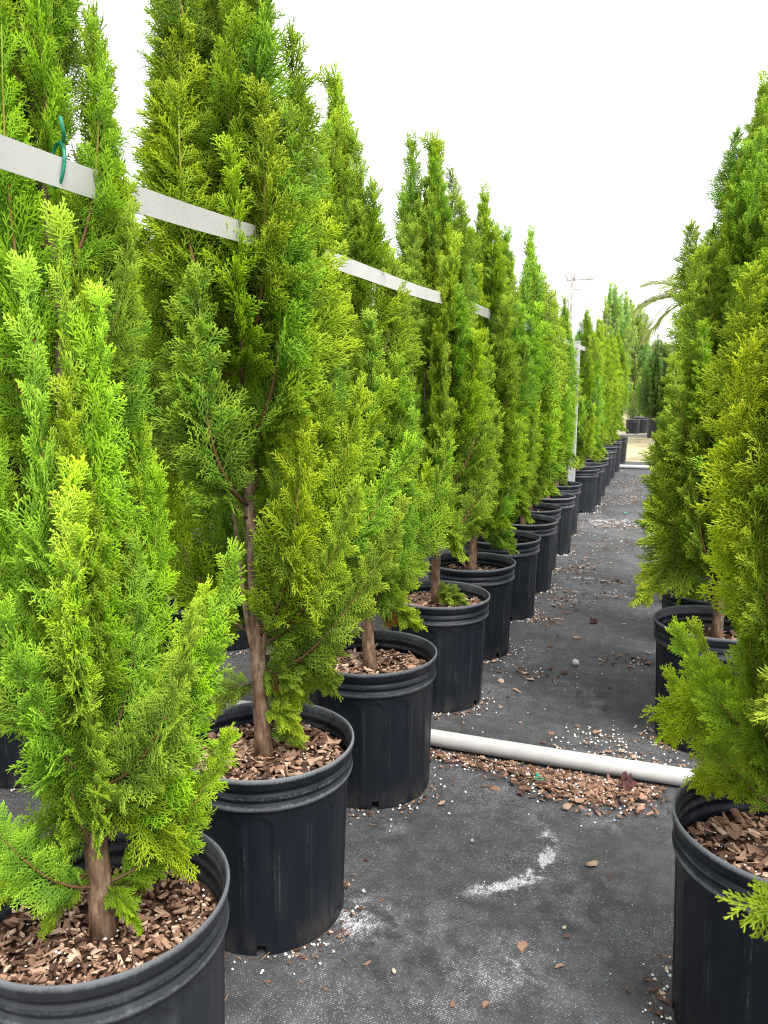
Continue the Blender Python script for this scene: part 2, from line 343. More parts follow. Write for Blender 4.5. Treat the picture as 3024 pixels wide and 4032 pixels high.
# ------------------------------------------------------------------ nursery pot
PR, PH, PB = .222, .453, .196
def pot_meshes():
    K, per = 16, 14; n = K * per
    an = np.arange(n) * 2 * PI / n
    # wall with recessed arched panels
    zs = np.concatenate([[0, .012, .024], np.linspace(.04, .30, 14), np.linspace(.305, .372, 18)])
    V, wear = [], []
    zt, zb, hw = .352, .018, .036
    for z in zs:
        r = PB + (.2085 - PB) * (z / .372)
        s = ((an / (2 * PI / K)) % 1 - .5) * (2 * PI / K) * r        # distance from panel centre
        top = zt - hw + np.sqrt(np.maximum(hw ** 2 - s ** 2, 0)) * 1.15
        inside = np.clip((hw - np.abs(s)) / .006, 0, 1) * np.clip((top - z) / .008, 0, 1) * np.clip((z - zb) / .01, 0, 1)
        rr = r - .0036 * inside + .0010 * np.exp(-((inside - .35) / .2) ** 2)
        V.append(np.stack([rr * np.cos(an), rr * np.sin(an), np.full(n, z)], 1)); wear.append(.30 + .30 * np.exp(-((inside - .3) / .22) ** 2) * (z > .05))
    m = len(zs); V = np.concatenate(V); wear = np.concatenate(wear)
    Q = np.array([[i * n + j, i * n + (j + 1) % n, (i + 1) * n + (j + 1) % n, (i + 1) * n + j] for i in range(m - 1) for j in range(n)
                  if not (i < 2 and (j % (n // 4)) in (5, 6, 7, 8))])
    # floor disc
    base = len(V); V = np.vstack([V, [[0, 0, .03]], np.stack([(PB - .001) * np.cos(an), (PB - .001) * np.sin(an), np.full(n, .03)], 1)])
    wear = np.concatenate([wear, np.full(n + 1, .2)])
    T = np.array([[base, base + 1 + j, base + 1 + (j + 1) % n] for j in range(n)])
    wall = make_mesh('pot_wall', V, [T, Q], [M['pot']], {'wear': wear})
    # rim collar: outside profile up, over the rolled lip, down the inside
    prof = [(.2080, .372, .3), (.2125, .371, .4), (.2165, .374, .7), (.2178, .381, 1.0), (.2170, .388, .5), (.2130, .3915, .3), (.2125, .396, .3), (.2150, .399, .5),
            (.2162, .405, .65), (.2155, .4115, .4), (.2120, .4145, .3), (.2125, .420, .3), (.2165, .424, .4), (.2190, .430, .35), (.2205, .440, .35), (.2220, .447, .9), (.2212, .4525, 1.2),
            (.2185, .4545, 1.25), (.2160, .4525, 1.1), (.2150, .447, .8), (.2125, .432, .5), (.2090, .428, .6), (.2080, .418, .5), (.2100, .413, .5), (.2105, .405, .6), (.2075, .399, .6), (.2070, .392, .4),
            (.2110, .386, .5), (.2115, .379, .5), (.2060, .373, .5), (.2045, .36, .4), (.2010, .30, .3)]
    n2 = 144; a2 = np.arange(n2) * 2 * PI / n2
    V = np.concatenate([np.stack([r * np.cos(a2), r * np.sin(a2), np.full(n2, z)], 1) for r, z, w in prof])
    V[:, :2] *= (1 + .004 * np.sin(2 * np.tile(a2, len(prof)) + 1))[:, None]
    wear = np.repeat([w for _, _, w in prof], n2)
    Q = np.array([[i * n2 + j, i * n2 + (j + 1) % n2, (i + 1) * n2 + (j + 1) % n2, (i + 1) * n2 + j] for i in range(len(prof) - 1) for j in range(n2)])
    rim = make_mesh('rim_collar', V, Q, [M['pot']], {'wear': wear})
    return wall, rim
WALL, RIM = pot_meshes()
WALL_D, RIM_D = WALL.copy(), RIM.copy()
for me_ in (WALL_D, RIM_D): me_.materials[0] = M['pot_dusty']
def pot(x, y, label, group='black nursery pots', rz=None, s=1.0, dusty=False):
    o = empty('nursery_pot', (x, y, .003), random.uniform(0, 6.28) if rz is None else rz); o.scale = (s,) * 3
    o.rotation_euler.x = random.uniform(-.009, .009); o.rotation_euler.y = random.uniform(-.009, .009)
    tag(o, label, 'pot', group)
    link('pot_wall', WALL_D if dusty else WALL, o); link('rim_collar', RIM_D if dusty else RIM, o)
    return o

# ------------------------------------------------------------------ bark chips
def chip_geo(rg, L, W, T):
    k = rg.integers(5, 8); an = np.sort(rg.uniform(0, 2 * PI, k) * .35 + np.arange(k) * 2 * PI / k * 1.0)
    r = rg.uniform(.75, 1.1, k)
    x = L / 2 * np.cos(an) * r; y = W / 2 * np.sin(an) * r
    bend = rg.uniform(-.15, .15) * L
    z = bend * (x / (L / 2)) ** 2
    top = np.stack([x * .9, y * .9, z + T / 2], 1); bot = np.stack([x, y, z - T / 2], 1)
    V = np.vstack([top, bot])
    F = [[0, i, i + 1] for i in range(1, k - 1)] + [[k, k + i + 1, k + i] for i in range(1, k - 1)]
    for i in range(k):
        j = (i + 1) % k; F += [[i, k + i, k + j], [i, k + j, j]]
    return V, np.array(F)
def rot3(rg, tilt):
    a, bt, c = rg.uniform(0, 2 * PI), rg.normal(0, tilt), rg.normal(0, tilt)
    return np.array(Matrix.Rotation(a, 3, 'Z') @ Matrix.Rotation(bt, 3, 'X') @ Matrix.Rotation(c, 3, 'Y'))
CHIPS = []
for i in range(14):
    V, F = chip_geo(rng, 1.0, rng.uniform(.35, .75), rng.uniform(.05, .10))
    CHIPS.append(make_mesh('bark_chip', V, F, [M['chip']], smooth=False))
def chip_obj(loc, L, tilt, label, group, rg=rng):
    R = Matrix(rot3(rg, tilt).tolist()).to_4x4()
    o = link('bark_chip', CHIPS[int(rg.integers(len(CHIPS)))], mw=Matrix.Translation(loc) @ R @ Matrix.Scale(L, 4))
    return tag(o, label, 'bark chip', group)

def mulch_mesh(seed, n, big, z0=0.0, R=.2015):
    rg = np.random.default_rng(seed); mb = MB()
    k = 40; rr = np.linspace(0, R, 9); V = [[0, 0, z0]]
    for r in rr[1:]:
        for j in range(k):
            a = j * 2 * PI / k
            V.append([r * math.cos(a), r * math.sin(a), z0 + .006 * math.sin(9 * a + 40 * r) * (r / R) + rg.normal(0, .003)])
    T = [[0, 1 + j, 1 + (j + 1) % k] for j in range(k)]
    Q = [[1 + i * k + j, 1 + (i + 1) * k + j, 1 + (i + 1) * k + (j + 1) % k, 1 + i * k + (j + 1) % k] for i in range(7) for j in range(k)]
    mb.add(V, T=T, Q=Q, mat=1)
    for i in range(n):
        r = (R - .012) * math.sqrt(rg.uniform(.01, 1)); a = rg.uniform(0, 2 * PI)
        L = float(np.clip(rg.lognormal(math.log(big), .45), .008, .05))
        V, F = chip_geo(rg, L, L * rg.uniform(.3, .75), rg.uniform(.0012, .0032))
        V = V @ rot3(rg, .27).T + [r * math.cos(a), r * math.sin(a), z0 + rg.uniform(.002, .016)]
        mb.add(V, T=F, a=rg.uniform(0, 1))
    for i in range(int(n * .045)):
        r = (R - .01) * math.sqrt(rg.uniform(.01, 1)); a = rg.uniform(0, 2 * PI); s = rg.uniform(.0015, .0035)
        V = np.array([[1, 0, 0], [-1, 0, 0], [0, 1, 0], [0, -1, 0], [0, 0, 1], [0, 0, -1]]) * s * rg.uniform(.7, 1.2, (6, 1))
        mb.add(V + [r * math.cos(a), r * math.sin(a), z0 + .014], T=[[0, 2, 4], [2, 1, 4], [1, 3, 4], [3, 0, 4], [2, 0, 5], [1, 2, 5], [3, 1, 5], [0, 3, 5]], mat=2)
    return mb.build('bark_mulch', [M['chip'], M['soil'], M['perlite']], smooth=False)
MULCH_HI = [mulch_mesh(11, 1600, .0135), mulch_mesh(12, 950, .022), mulch_mesh(13, 800, .025)]
MULCH_LO = mulch_mesh(14, 260, .024)

# ------------------------------------------------------------------ conifer foliage
class Fol:
    """prisms: segment start, end, radius, flat normal, age"""
    def __init__(s): s.A, s.B, s.r0, s.r1, s.nrm, s.a0, s.a1 = [], [], [], [], [], [], []
    def seg(s, A, B, r0, r1, nrm, a0, a1):
        s.A.append(A); s.B.append(B); s.r0.append(r0); s.r1.append(r1); s.nrm.append(nrm); s.a0.append(a0); s.a1.append(a1)
    def arrays(s, base=0):
        A, B = np.array(s.A), np.array(s.B); r0, r1 = np.array(s.r0)[:, None], np.array(s.r1)[:, None]
        d = B - A; L = np.linalg.norm(d, axis=1)[:, None]; d = d / (L + 1e-9)
        n = np.array(s.nrm); n = n - d * np.sum(n * d, 1)[:, None]; n /= np.linalg.norm(n, axis=1)[:, None] + 1e-9
        u = np.cross(d, n)
        ring = lambda P, r: [P + u * r * 1.15 - n * r * .35, P - u * r * 1.15 - n * r * .35, P + n * r * .75]
        V = np.stack(ring(A, r0) + ring(B, r1) + [B + d * r1 * 1.2], 1)
        m = len(A)
        F = np.array([[0, 3, 4], [0, 4, 1], [1, 4, 5], [1, 5, 2], [2, 5, 3], [2, 3, 0], [3, 6, 4], [4, 6, 5], [5, 6, 3]])
        T = (np.arange(m)[:, None, None] * 7 + F[None]).reshape(-1, 3) + base
        a0, a1 = np.array(s.a0), np.array(s.a1)
        age = np.stack([a0, a0, a0, a1, a1, a1, a1], 1).ravel()
        return V.reshape(-1, 3), T, age

def spray2d(rg, n_side, subs, th):
    """flat fern-like spray in the xy plane, unit length along +x -> list of (A, B, r0, r1, age0, age1)"""
    S = []
    bend = rg.uniform(-.12, .12)
    ax = lambda s: np.array([s, bend * s * s, .06 * s * s])
    k = 4
    for i in range(k):
        S.append((ax(i / k), ax((i + 1) / k), th * (1.15 - .4 * i / k), th * (1.15 - .4 * (i + 1) / k), .25 + .55 * i / k, .25 + .55 * (i + 1) / k))
    for i in range(n_side):
        s = .08 + .86 * (i + rg.uniform(.2, .8)) / n_side; sd = 1 if i % 2 else -1
        ln = (.16 + .42 * math.sin(PI * min(1, (1.02 - s) * .85)) ) * rg.uniform(.8, 1.15)
        an = sd * rg.uniform(.62, .85); p = ax(s); zc = rg.normal(0, .14)
        d1 = np.array([math.cos(an), math.sin(an), zc]); d2 = np.array([math.cos(an * .55), math.sin(an * .55), zc + rg.normal(0, .1)])
        q = p + d1 * ln * .5; e = q + d2 * ln * .5
        ag = .30 + .55 * s
        S.append((p, q, th, th * .95, ag - .12, ag)); S.append((q, e, th * .95, th * .78, ag, min(1, ag + .25)))
        ns = max(0, int(round(subs * ln / .45)))
        for j in range(ns):
            t = (j + .7) / (ns + .9); b0 = p + (q - p) * (t * 2) if t < .5 else q + (e - q) * (t * 2 - 1)
            s2 = 1 if (j % 2) else -1
            a2 = an * (1 - .4 * t) + s2 * rg.uniform(.5, .8); l2 = ln * rg.uniform(.30, .42) * (1.1 - .55 * t)
            S.append((b0, b0 + np.array([math.cos(a2), math.sin(a2), zc + rg.normal(0, .15)]) * l2, th * .9, th * .72, ag - .02, min(1, ag + .22)))
    return S

def bez(p0, p1, p2, t): return (1 - t) ** 2 * p0 + 2 * t * (1 - t) * p1 + t * t * p2

def plume(seed, L=.5, W=.15, n_spray=42, slen=.099, n_side=12, subs=5.0, th=.0138, leader=False, droop=0.0, bare=.12, dry=.03, name='branch', ystem=0.0, flat=.42):
    """a branch: curved twig from the trunk out and up, closely set with flat sprays"""
    rg = np.random.default_rng(seed); fo = Fol(); tw = MB()
    P0, P1, P2 = np.zeros(3), np.array([W * 1.05, ystem, L * .22]), np.array([W, ystem * 1.5, L])
    if leader: P1, P2 = np.array([rg.normal(0, .01), rg.normal(0, .01), L * .5]), np.array([0, 0, L])
    if droop: P1, P2 = np.array([L * .5, 0, L * .12]), np.array([L * .92, ystem, -L * droop])
    ts = np.linspace(0, .97, 12); st = np.array([bez(P0, P1, P2, t) for t in ts])
    tw.tube(st, np.linspace(.0046, .0011, 12) * (L / .5), 6, a=np.linspace(0, .95, 12))
    def one(pos, d, nrm, ln, a_off, thick=1.0, dead=False):
        d = d / np.linalg.norm(d); nrm = nrm - d * (nrm @ d); nrm /= np.linalg.norm(nrm) + 1e-9; sdv = np.cross(nrm, d)
        B = np.stack([d, sdv, nrm])
        for (A_, B_, r0, r1, g0, g1) in spray2d(rg, max(5, int(n_side * (.6 + .4 * ln / slen))), subs, th * thick):
            k = ln
            fo.seg(pos + (A_ * k) @ B, pos + (B_ * k) @ B, r0 * slen, r1 * slen, nrm, 0.0 if dead else max(.06, g0 + a_off), 0.0 if dead else max(.06, g1 + a_off))
    up = np.array([0, 0, 1.])
    for i in range(n_spray):
        t = bare + (1 - bare) * ((i + .5) / n_spray) ** .9
        p = bez(P0, P1, P2, t); tg = bez(P0, P1, P2, min(1, t + .02)) - bez(P0, P1, P2, t - .02); tg /= np.linalg.norm(tg)
        prof = (1.42 - .92 * t) * min(1, .55 + 2.2 * (t - bare))
        if leader: prof = .42 + .62 * (1 - t)
        ln = slen * prof * rg.uniform(.75, 1.2)
        # side direction: mostly in the plane of the branch, alternately to each side
        az = (i % 2) * PI + rg.normal(0, flat) if not leader else i * 2.4 + rg.normal(0, .3)
        ref = np.array([0, 1., 0]); e1 = np.cross(tg, ref); e1 /= np.linalg.norm(e1); e2 = np.cross(tg, e1)
        e1 = -e1 if e1[0] < 0 else e1
        side = math.cos(az + PI / 2 * (0 if not leader else 0)) * e1 + math.sin(az) * e2
        ang = (.86 - .52 * t) * rg.uniform(.75, 1.2)
        d = math.cos(ang) * tg + math.sin(ang) * side
        nrm = np.cross(d, tg) + rg.normal(0, .28, 3)
        if droop: d = d - up * .35 * rg.uniform(0, 1); 
        one(p, d, nrm, ln, -.14 + .24 * t + rg.normal(0, .09), dead=rg.uniform() < dry and t < .5)
    tip = bez(P0, P1, P2, .96); d = bez(P0, P1, P2, 1.) - bez(P0, P1, P2, .93)
    one(tip, d, np.cross(d, [0, 1, 0]) + 1e-3, slen * .8, .14)
    if leader: one(tip, d + .1, np.cross(d, [1, 0, 0]) + 1e-3, slen * .8, .14)
    V1, T1, a1 = fo.arrays()
    V2 = np.concatenate(tw.V); a2 = np.concatenate(tw.a); T2 = np.concatenate(tw.T) + len(V1); Q2 = np.concatenate(tw.Q) + len(V1)
    return make_mesh(name, np.vstack([V1, V2]), [T1, T2, Q2], [M['leaf'], M['twig']], {'age': np.concatenate([a1, a2])},
                     [0] * len(T1) + [1] * (len(T2) + len(Q2)))

HI = [plume(100 + i, L=.52 + .06 * (i % 3), W=.125 + .02 * (i % 4), n_spray=50, ystem=(.03, -.03, 0)[i % 3]) for i in range(7)]
HI_LOW = [plume(130 + i, L=.34, n_spray=30, droop=.05 + .2 * i, slen=.12) for i in range(3)]
HI_LEAD = [plume(150 + i, L=.55, n_spray=44, leader=True, slen=.115, name='crown', dry=0) for i in range(3)]
LOk = dict(n_spray=34, slen=.122, n_side=7, subs=2.4, th=.022)
LO = [plume(200 + i, L=.54 + .05 * (i % 3), W=.135 + .02 * (i % 3), **LOk) for i in range(5)]
LO_LOW = [plume(230 + i, L=.34, droop=.1 + .2 * i, **{**LOk, 'n_spray': 20}) for i in range(2)]
LO_LEAD = [plume(250 + i, L=.55, leader=True, name='crown', dry=0, **{**LOk, 'slen': .11}) for i in range(2)]

def trunk_mesh(rg, H, r0, lean, limbs=4, name='trunk'):
    mb = MB(); t = np.linspace(0, 1, 26)
    x = lean[0] * t + .012 * np.sin(t * 7 + rg.uniform(0, 6)) * t; y = lean[1] * t + .012 * np.sin(t * 6 + rg.uniform(0, 6)) * t
    r = r0 * (1 - t) ** .8 + .003; r[0] *= 1.25; r[1] *= 1.08
    n = 12; lump = 1 + .10 * rg.normal(0, 1, (26, n)) * .7
    P = np.stack([x, y, H * t - .01], 1)
    mb.tube(P, r[:, None] * lump, n)
    for i in range(limbs):
        k = int(rg.integers(2, 10)); az = rg.uniform(0, 2 * PI); ln = rg.uniform(.3, .6) * H * .6
        u = np.linspace(0, 1, 10); out = rg.uniform(.03, .07)
        Q = P[k] + np.stack([math.cos(az) * out * np.sin(u * PI / 2) , math.sin(az) * out * np.sin(u * PI / 2), ln * u ** 1.25], 1)
        mb.tube(Q, np.linspace(r[k] * .42, .003, 10)[:, None] * (1 + .08 * rg.normal(0, 1, (10, 7))), 7)
    return mb.build(name, [M['bark']]), P

def lerp_prof(prof, f):
    return float(np.interp(f, [p[0] for p in prof], [p[1] for p in prof]))
PROF = [(0, .15), (.14, .20), (.32, .215), (.52, .21), (.68, .185), (.80, .14), (.91, .08), (1, .01)]

def conifer(x, y, z0, top, label, group, seed, n=62, zlow=.16, prof=PROF, hi=True, lean=(0, 0), tint=(1, 1, 1), leaders=(), extras=(), cat='conifer', name='conifer_tree', rscale=1.0, low=6, trunk_r=.017, skip=None, size=1.0, strap_z=None, wide=1.0):
    """tree > trunk, crown (> branch).  zlow: bare trunk height above soil"""
    rg = np.random.default_rng(seed); H = top - z0; n = int(n * 1.4)
    root = empty(name, (x, y, z0)); tag(root, label, cat, group)
    tm, P = trunk_mesh(rg, H * .93, trunk_r, lean, 3 if hi else 1)
    link('trunk', tm, root)
    axis = lambda z: np.array([np.interp(z, P[:, 2], P[:, 0]), np.interp(z, P[:, 2], P[:, 1]), z])
    SET, LOWS, LEAD = (HI, HI_LOW, HI_LEAD) if hi else (LO, LO_LOW, LO_LEAD)
    ls = .85 * rg.uniform(.9, 1.1) * size; b0 = axis(H - .50 * ls)
    cm = Matrix.Translation(b0) @ Matrix.Rotation(rg.uniform(0, 6.28), 4, 'Z') @ Matrix.Scale(ls, 4)
    crown = link('crown', LEAD[int(rg.integers(len(LEAD)))], root, mw=cm); inv = cm.inverted()
    def col(o, k=1.0, warm=0.0):
        v = rg.uniform(.86, 1.12) * k
        o.color = (tint[0] * v * (1 + warm * .5) * rg.uniform(.92, 1.18), tint[1] * v * (1 + warm * .25), tint[2] * v * rg.uniform(1, 2.4), 1)
    col(crown, 1.05)
    def put(me, z, az, tilt, s, roll=0.0, k=1.0, warm=0.0, off=(0, 0, 0), kx=1.0):
        mw = Matrix.Translation(Vector(axis(z)) + Vector(off)) @ Matrix.Rotation(az, 4, 'Z') @ Matrix.Rotation(tilt, 4, 'Y') @ Matrix.Rotation(roll, 4, 'Z') @ Matrix.Diagonal((s * kx, s * (.5 + .5 * kx), s, 1))
        o = link('branch', me, crown, mw=inv @ mw); col(o, k, warm); return o
    ga = rg.uniform(0, 6.28)
    for i in range(n):
        f = ((i + rg.uniform(0, 1)) / n)                       # fraction of crown height of the tip
        f = f ** .92
        zt = zlow + .22 + (H - zlow - .22) * f
        az = ga + i * 2.39996 + rg.normal(0, .25)
        if skip and skip(f, (az + PI) % (2 * PI) - PI): continue
        layer = 1.0 if i % 5 < 3 else (.62 if i % 5 == 3 else .30)
        s = (.96 - .28 * f) * rg.uniform(.70, 1.15) * (1.0 if layer > .7 else .9) * size
        R0 = lerp_prof(prof, f) * wide * rscale * layer; R = R0 * rg.uniform(.90, 1.08)
        if strap_z and strap_z - z0 - .04 < zt < strap_z - z0 + .30 and abs((az + .15 + PI) % (2 * PI) - PI) < .50 and i % 4: R = min(R, .13)
        me = SET[int(rg.integers(len(SET)))]
        fm = max(0.0, f - .30 * s / max(.3, H - zlow - .22))            # the belly of the branch sits lower than its tip
        Rm = max(.01, lerp_prof(prof, fm) * wide * rscale * layer * (R / max(.001, R0)) - .045); Rt = max(.0, R - .045)
        kx = float(np.clip(Rm / (.15 * s), .30, 1.6)); tilt = math.asin(float(np.clip((Rt - .15 * s * kx) / (.56 * s), -.34, .5))) + rg.normal(0, .03)
        za = max(zlow * .8, zt - .57 * s * math.cos(tilt))
        put(me, za, az, tilt, s, rg.normal(0, .25), 1.0, kx=kx)
    for i in range(low):
        az = ga + i * 2.39996 + rg.normal(0, .3); z = zlow + rg.uniform(-.03, .22)
        if skip and skip(-.1, (az + PI) % (2 * PI) - PI): continue
        put(LOWS[int(rg.integers(len(LOWS)))], max(.05, z), az, rg.uniform(-.25, .3), rg.uniform(.5, .75) * size, rg.normal(0, .3), .95)
    for (dx, dy, zb, s) in leaders:                            # secondary tops
        mw = Matrix.Translation((dx, dy, zb)) @ Matrix.Rotation(rg.uniform(0, 6), 4, 'Z') @ Matrix.Scale(s, 4)
        o = link('branch', LEAD[int(rg.integers(len(LEAD)))], crown, mw=inv @ mw); col(o, 1.05)
    for e in extras:
        kind, z, az, tilt, s, k, warm = e[:7]
        if kind == 'p': tilt -= .12; warm *= .6
        put((LOWS if kind == 'low' else SET)[int(rg.integers(len(LOWS if kind == 'low' else SET)))], z, az, tilt, s, rg.normal(0, .25), k, warm)
    return root

# ------------------------------------------------------------------ rows of potted trees
def mulch(x, y, z, me, label):
    o = link('bark_mulch', me, loc=(x, y, z), rot=(0, 0, random.uniform(0, 6.28))); tag(o, label, 'bark mulch', 'bark mulch in the pots', 'stuff'); return o

ORD = ['first', 'second', 'third', 'fourth', 'fifth', 'sixth', 'seventh', 'eighth', 'ninth', 'tenth']
A = math.radians
cam_az = lambda x, y: math.atan2(-y, -x)      # direction from a tree towards the aisle viewpoint
LEFT = [(-.877, .969), (-.904, 1.593), (-.88, 2.275), (-.879, 3.043), (-.884, 3.688), (-.870, 4.38), (-.862, 5.02), (-.907, 5.577), (-.878, 6.22), (-.915, 7.03),
        (-.872, 8.40), (-.855, 8.90), (-.872, 9.75), (-.880, 10.75), (-.885, 11.7), (-.868, 12.6), (-.85, 14.05)]
LSOIL = [.365, .395, .385, .40, .385, .36, .36, .38, .38, .38] + [.38] * 7
LTOP = [2.42, 2.48, 2.17, 2.18, 2.13, 2.08, 2.2, 2.03, 1.98, 2.02, 2.04, 2.0, 2.05, 2.1, 2.1, 2.15, 2.2]
POTL = ['dusty black nursery pot of the green-tied tree, two pots before the white pipe',
        'black nursery pot of the long bare trunk, one before the white pipe',
        'black nursery pot touching the left end of the white pipe',
        'black nursery pot of the two-topped tree, first beyond the white pipe']
TRL = ['tall conifer tied to the white strap with a green tie, bright yellow-green outer sprays',
       'tall conifer with long bare brown trunk, between green-tied tree and the pipe pot',
       'conifer with one slender pointed top in the pot touching the white pipe',
       'two-topped conifer with bare lower trunk, first beyond the white pipe']
def nth_label(i):
    k = i - 3
    if i < 10: return f'{ORD[k]} beyond the white pipe in the strapped row'
    return f'{ORD[i - 10]} beyond the grey strap post'
for i, (x, y) in enumerate(LEFT):
    pot(x, y, POTL[i] if i < 4 else f'black ribbed nursery pot, {nth_label(i)}', dusty=i == 0)
    hi = i < 6
    me = MULCH_HI[(0, 1, 2, 2)[i]] if i < 4 else MULCH_LO
    mulch(x, y, LSOIL[i], me, ['fine reddish bark mulch around the trunk of the green-tied tree', 'coarse bark mulch around the bare trunk one pot before the pipe',
                               'coarse bark mulch in the pot touching the white pipe', 'bark mulch around the two-topped tree beyond the pipe'][i] if i < 4 else f'bark mulch in the pot {nth_label(i)}')
    kw = dict(group='strapped row of potted conifers', seed=40 + i, hi=hi, strap_z=1.64 + .011 * y if 2 <= i < 10 else None, wide=(1.0, .95, 1.0, 1.05)[i] if i < 4 else (.86 if i in (8, 9) else 1.04))
    lab = TRL[i] if i < 4 else f'slim green conifer, {nth_label(i)}'
    ca = cam_az(x, y); right = math.atan2(.34, .94)
    if i == 0:
        conifer(x, y, LSOIL[i], LTOP[i], lab, n=56, zlow=.20, rscale=.86, tint=(1.0, 1.03, 1), lean=(-.05, .01), low=0, trunk_r=.018,
                skip=lambda f, az: .40 < f < .80 and abs(((az - (ca - .45)) + PI) % (2 * PI) - PI) < .75,
                prof=[(0, .14), (.15, .18), (.38, .165), (.62, .145), (.85, .11), (1, .05)],
                extras=[('p', .20, right - .1, .44, .75, 1.15, .3), ('p', .28, right - .5, .38, .7, 1.15, .3), ('p', .24, right + .25, .44, .75, 1.1, .25), ('p', .46, ca + .1, .16, .7, 1.2, .4), ('p', .42, ca - .5, .2, .7, 1.15, .3),
                        ('p', .66, ca + .25, .15, .65, 1.2, .35), ('p', .30, right + .2, .50, .66, 1.15, .3), ('p', .30, ca - .9, .42, .7, 1.15, .3), ('p', .95, right + .05, .2, .5, 1.05, .1), ('p', 1.0, right + .3, .2, .5, 1.05, .1), ('p', 1.12, right + .1, .15, .45, 1.05, .1), ('low', .26, right - .2, .3, .55, 1, 0), ('low', .24, ca - .9, .2, .5, 1, 0), ('p', .10, ca - 1.0, .5, .55, 1.05, .1), ('p', .10, right + .1, .55, .6, 1.05, .1), ('low', .28, right + .5, .2, .6, 1, 0), ('low', .10, right - .6, .1, .26, 1, 0), ('low', .13, ca - 1.3, .0, .3, 1, 0), ('low', .07, right + .3, -.1, .28, 1, 0)], **kw)
    elif i == 1:
        conifer(x, y, LSOIL[i], LTOP[i], lab, n=78, zlow=.40, rscale=1.0, lean=(-.06, -.03), low=5, trunk_r=.0175,
                skip=lambda f, az: f < .32 and abs(((az - (ca - .75)) + PI) % (2 * PI) - PI) < 1.3,
                leaders=[(-.12, -.05, 1.30, .85)],
                prof=[(0, .21), (.15, .26), (.4, .245), (.6, .215), (.8, .155), (1, .05)],
                extras=[('p', .22, right - .1, .62, .85, 1.05, .1), ('p', .26, right + .25, .68, .85, 1.1, .2), ('p', .34, right, .60, .95, 1.1, .25), ('p', .30, right - .4, .5, .8, 1.0, .0), ('p', .44, right + .15, .52, .95, 1.1, .25), ('low', .34, right - .1, .5, .6, .95, 0), ('low', .36, right + .5, .3, .7, .95, 0), ('low', .26, right + .2, .7, .5, .95, 0),
                        ('low', .14, right - .3, .1, .36, 1, 0), ('low', .20, right + PI, .1, .4, 1, 0), ('low', .08, right + .3, .0, .3, 1, 0), ('low', .24, right - .6, .2, .34, 1, 0), ('low', .27, right + .6, .3, .6, 1, 0), ('p', .48, right - .2, .32, .9, 1.1, .2), ('p', .85, right - .2, .22, .62, 1.08, .15), ('p', .92, right + .1, .20, .58, 1.08, .15), ('p', .8, right - .5, .2, .6, 1.05, .1)], **kw)
    elif i == 2:
        conifer(x, y, LSOIL[i], LTOP[i], lab, n=64, zlow=.22, rscale=.95, lean=(-.12, 0), low=3,
                extras=[('p', .30, right, .32, .95, 1.12, .25), ('p', .22, right + .2, .36, .9, 1.1, .2)], **kw)
    elif i == 3:
        conifer(x, y, LSOIL[i], LTOP[i], lab, n=60, zlow=.34, rscale=.95, lean=(-.02, 0), low=5, leaders=[(-.11, -.03, 1.36, .85), (-.10, .0, 1.12, .95), (-.09, -.05, .95, .95), (-.13, -.04, 1.2, .8)],
                extras=[('p', .25, right, .30, .9, 1.12, .25), ('p', .35, right + .3, .3, .9, 1.12, .25), ('low', .06, right - .4, .1, .4, 1, 0), ('low', .08, right - 1.2, .1, .4, 1, 0)], **kw)
    else:
        conifer(x, y, LSOIL[i], LTOP[i], lab, n=56 if hi else 40, zlow=.22, rscale=1.0, lean=(random.uniform(-.04, .04), 0), low=6, **kw)

